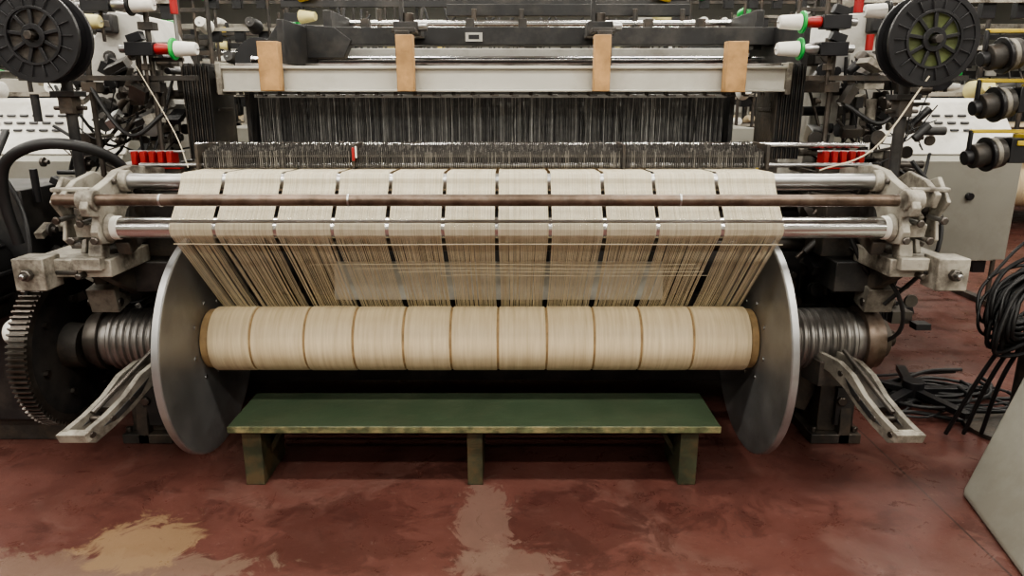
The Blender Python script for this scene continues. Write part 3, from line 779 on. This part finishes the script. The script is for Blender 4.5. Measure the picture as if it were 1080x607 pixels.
b.obj('cable_coil',rack)
b=B(); rnd=random.Random(21)
for i in range(12):
    y=rnd.uniform(2.95,3.6); p=[]
    x=rnd.uniform(1.6,1.8)
    while x<2.6:
        p.append((x,y+rnd.uniform(-.10,.10),rnd.uniform(.012,.04))); x+=rnd.uniform(.14,.26)
    b.tube(p,rnd.uniform(.006,.011),'rubber',8)
for i in range(5):
    cx=rnd.uniform(1.8,2.3); cy=rnd.uniform(3.0,3.5); r=rnd.uniform(.12,.22)
    b.tube([(cx+r*math.cos(a*.6),cy+r*.8*math.sin(a*.6),.02+.006*a) for a in range(12)],.009,'rubber',8)
for a in (0,1.25,2.5,3.8,5.0):
    b.rbox((2.0+.16*math.cos(a),3.3+.16*math.sin(a),.07),(.32,.045,.03),'blackpl',rz=a)
b.cyl((2.0,3.3,.0),(2.0,3.3,.12),.05,'blackpl',18)
b.obj('floor_cables',bevel=.002)

# ================================================================= BACKGROUND
def bg_loom():
    b=B(); rnd=random.Random(5)
    for sg in (-1,1):
        b.plate([(-.9,0),(-.6,0),(-.5,.2),(.5,.2),(.6,0),(.9,0),(.9,1.2),(.5,1.45),(-.1,1.5),(-.3,1.2),(-.9,1.05)],'x',sg*1.45,sg*1.53,'cast')
        b.plate([(sg*1.4,1.2),(sg*1.8,1.2),(sg*1.85,1.6),(sg*1.7,1.8),(sg*1.45,1.75)],'y',-.2,.35,'white')
        b.box(min(sg*1.5,sg*2.1),max(sg*1.5,sg*2.1),-.3,.6,.5,1.25,'cabinet')
        b.cyl((sg*1.35,-.3,1.2),(sg*1.35,-.3,2.3),.02,'black',10)
        b.cyl((sg*1.7,.5,1.2),(sg*1.7,.5,2.5),.02,'iron',10)
        b.lathe([(.02,0),(.17,0),(.17,.02),(.1,.02),(.1,.1),(.17,.1),(.17,.12),(.02,.12)],(sg*1.6,-.6,1.72),(0,1,0),'blackpl',30)
        b.cyl((sg*1.6,-.5,1.0),(sg*1.6,-.5,1.7),.02,'black',10)
        for i in range(5):
            z=1.6+.15*i; c=('cone','grn','cone','paleyel','yel')[i]
            b.lathe([(.01,0),(.05,0),(.03,.12),(.01,.12)],(sg*1.35,-.34,z),(-sg,-.3,0),c,14)
            b.rbox((sg*1.42,-.3,z),(.12,.06,.06),'blackpl')
    b.box(-1.4,1.4,-.25,-.13,1.52,1.62,'beam'); b.box(-1.35,1.35,.1,.2,1.72,1.79,'black'); b.box(-1.3,1.3,.3,.38,1.64,1.70,'white')
    b.cyl((-1.5,-.85,1.06),(1.5,-.85,1.06),.04,'chrome',16); b.cyl((-1.5,-.95,1.15),(1.5,-.95,1.15),.02,'rust',12)
    b.cyl((-1.2,-.6,.5),(1.2,-.6,.5),.25,'roll',32)
    for sg in (-1,1): b.cyl((sg*1.2,-.6,.5),(sg*1.23,-.6,.5),.44,'alu',48)
    b.plate([(-.89,1.06),(-.87,1.10),(-.3,1.2),(-.3,1.195),(-.86,1.085)],'x',-1.15,1.15,'roll')
    b.plate([(-.89,1.06),(-.86,1.05),(-.42,.68),(-.44,.68)],'x',-1.15,1.15,'roll')
    x=-1.15
    while x<1.15:
        b.box(x,x+.006,0,.2,1.2,1.52,rnd.choice(('wiredk','wiremd','wiredk'))); x+=.014
    b.box(-1.4,1.4,.2,.7,.2,1.1,'black')
    b.box(-1.5,1.5,-.32,-.28,2.12,2.17,'black'); b.box(-1.7,1.7,.48,.52,2.3,2.36,'cast')
    b.box(-1.2,1.2,-.1,-.05,1.86,1.92,'beam'); b.box(-1.3,1.3,.2,.3,1.95,2.05,'black')
    b.cyl((-1.5,-.1,1.98),(1.5,-.1,1.98),.025,'chrome',12)
    for i in range(34):
        x=rnd.uniform(-1.35,1.35); z=rnd.uniform(1.6,2.15)
        b.rbox((x,rnd.uniform(-.2,.4),z),(rnd.uniform(.03,.16),.08,rnd.uniform(.03,.12)),rnd.choice(('black','iron','white','blackpl','blackpl','oily')))
    for i in range(18):
        x=rnd.uniform(-1.3,1.3); b.cyl((x,rnd.uniform(-.2,.3),1.55),(x,.1,rnd.uniform(1.9,2.3)),.012,rnd.choice(('black','steel','iron')),8)
    for i in range(8):
        x=rnd.uniform(-1.3,1.3); b.tube([(x,0,2.15),(x+.1,-.1,1.9),(x+.25,0,2.1)],.010,'rubber',6)
    return b
src=bg_loom().obj('weaving_loom',loc=(-.2,5.9,0),bevel=.004)
for (x,y,r) in ((-4.9,6.1,0),(-.1,8.9,0),(-4.6,8.9,0),(6.4,8.9,0),(0.2,11.8,0),(-4.6,11.8,0),(5.2,11.9,0),(.2,14.9,0),(5.2,14.9,0),(-5,14.9,0)):
    inst(src,'weaving_loom',(x,y,0),r)

def creel():
    b=B(); rnd=random.Random(9)
    for x in (-.7,0,.7):
        for y in (-.25,.25): b.cyl((x,y,0),(x,y,2.45),.016,'iron',10)
    for z in (.35,.75,1.15,1.5,1.8,2.1,2.4):
        for y in (-.25,.25): b.box(-.7,.7,y-.012,y+.012,z-.015,z+.015,'cast' if y<0 else 'iron')
        for i in range(6):
            x=-.58+i*.23
            if rnd.random()<.6:
                c=rnd.choice(('cone','cone','paleyel','roll','black','cone','grn' if rnd.random()<.4 else 'yel'))
                b.lathe([(.015,0),(.07,0),(.045,.17),(.015,.17)],(x,-.27,z+.02),(0,-1,.2),c,16)
                b.cyl((x,-.25,z),(x,-.46,z+.05),.008,'steel',6)
            b.rbox((x+.05,-.20,z-.06),(.09,.06,.10),'blackpl')
    for x in (-.7,.7): b.box(x-.03,x+.03,-.35,.35,0,.04,'iron')
    return b
cs=creel().obj('yarn_creel',loc=(-2.95,5.35,0),bevel=.002)
for (x,y,r) in ((2.80,5.3,.0),(-2.3,7.4,0),(2.35,7.4,0),(3.3,9.2,0),(-2.3,10.4,0),(2.7,10.4,0),(4.2,10.3,0),(-6.5,7.4,0),(-4.0,10.4,0)):
    inst(cs,'yarn_creel',(x,y,0),r)

# ---------------------------------------------------------------- world + camera
w=bpy.data.worlds.new('world'); scene.world=w; w.use_nodes=True
w.node_tree.nodes['Background'].inputs[0].default_value=(.8,.85,.9,1); w.node_tree.nodes['Background'].inputs[1].default_value=.3
cam=bpy.data.cameras.new('camera'); co=bpy.data.objects.new('camera',cam); COL.objects.link(co)
co.location=(0,0,1.48); co.rotation_euler=(math.radians(75),0,0)
cam.sensor_width=36; cam.sensor_fit='HORIZONTAL'; cam.lens=25; cam.clip_start=.05; cam.clip_end=100
scene.camera=co
try:
    scene.view_settings.look='AgX - Medium High Contrast'
except Exception as e: print(e)
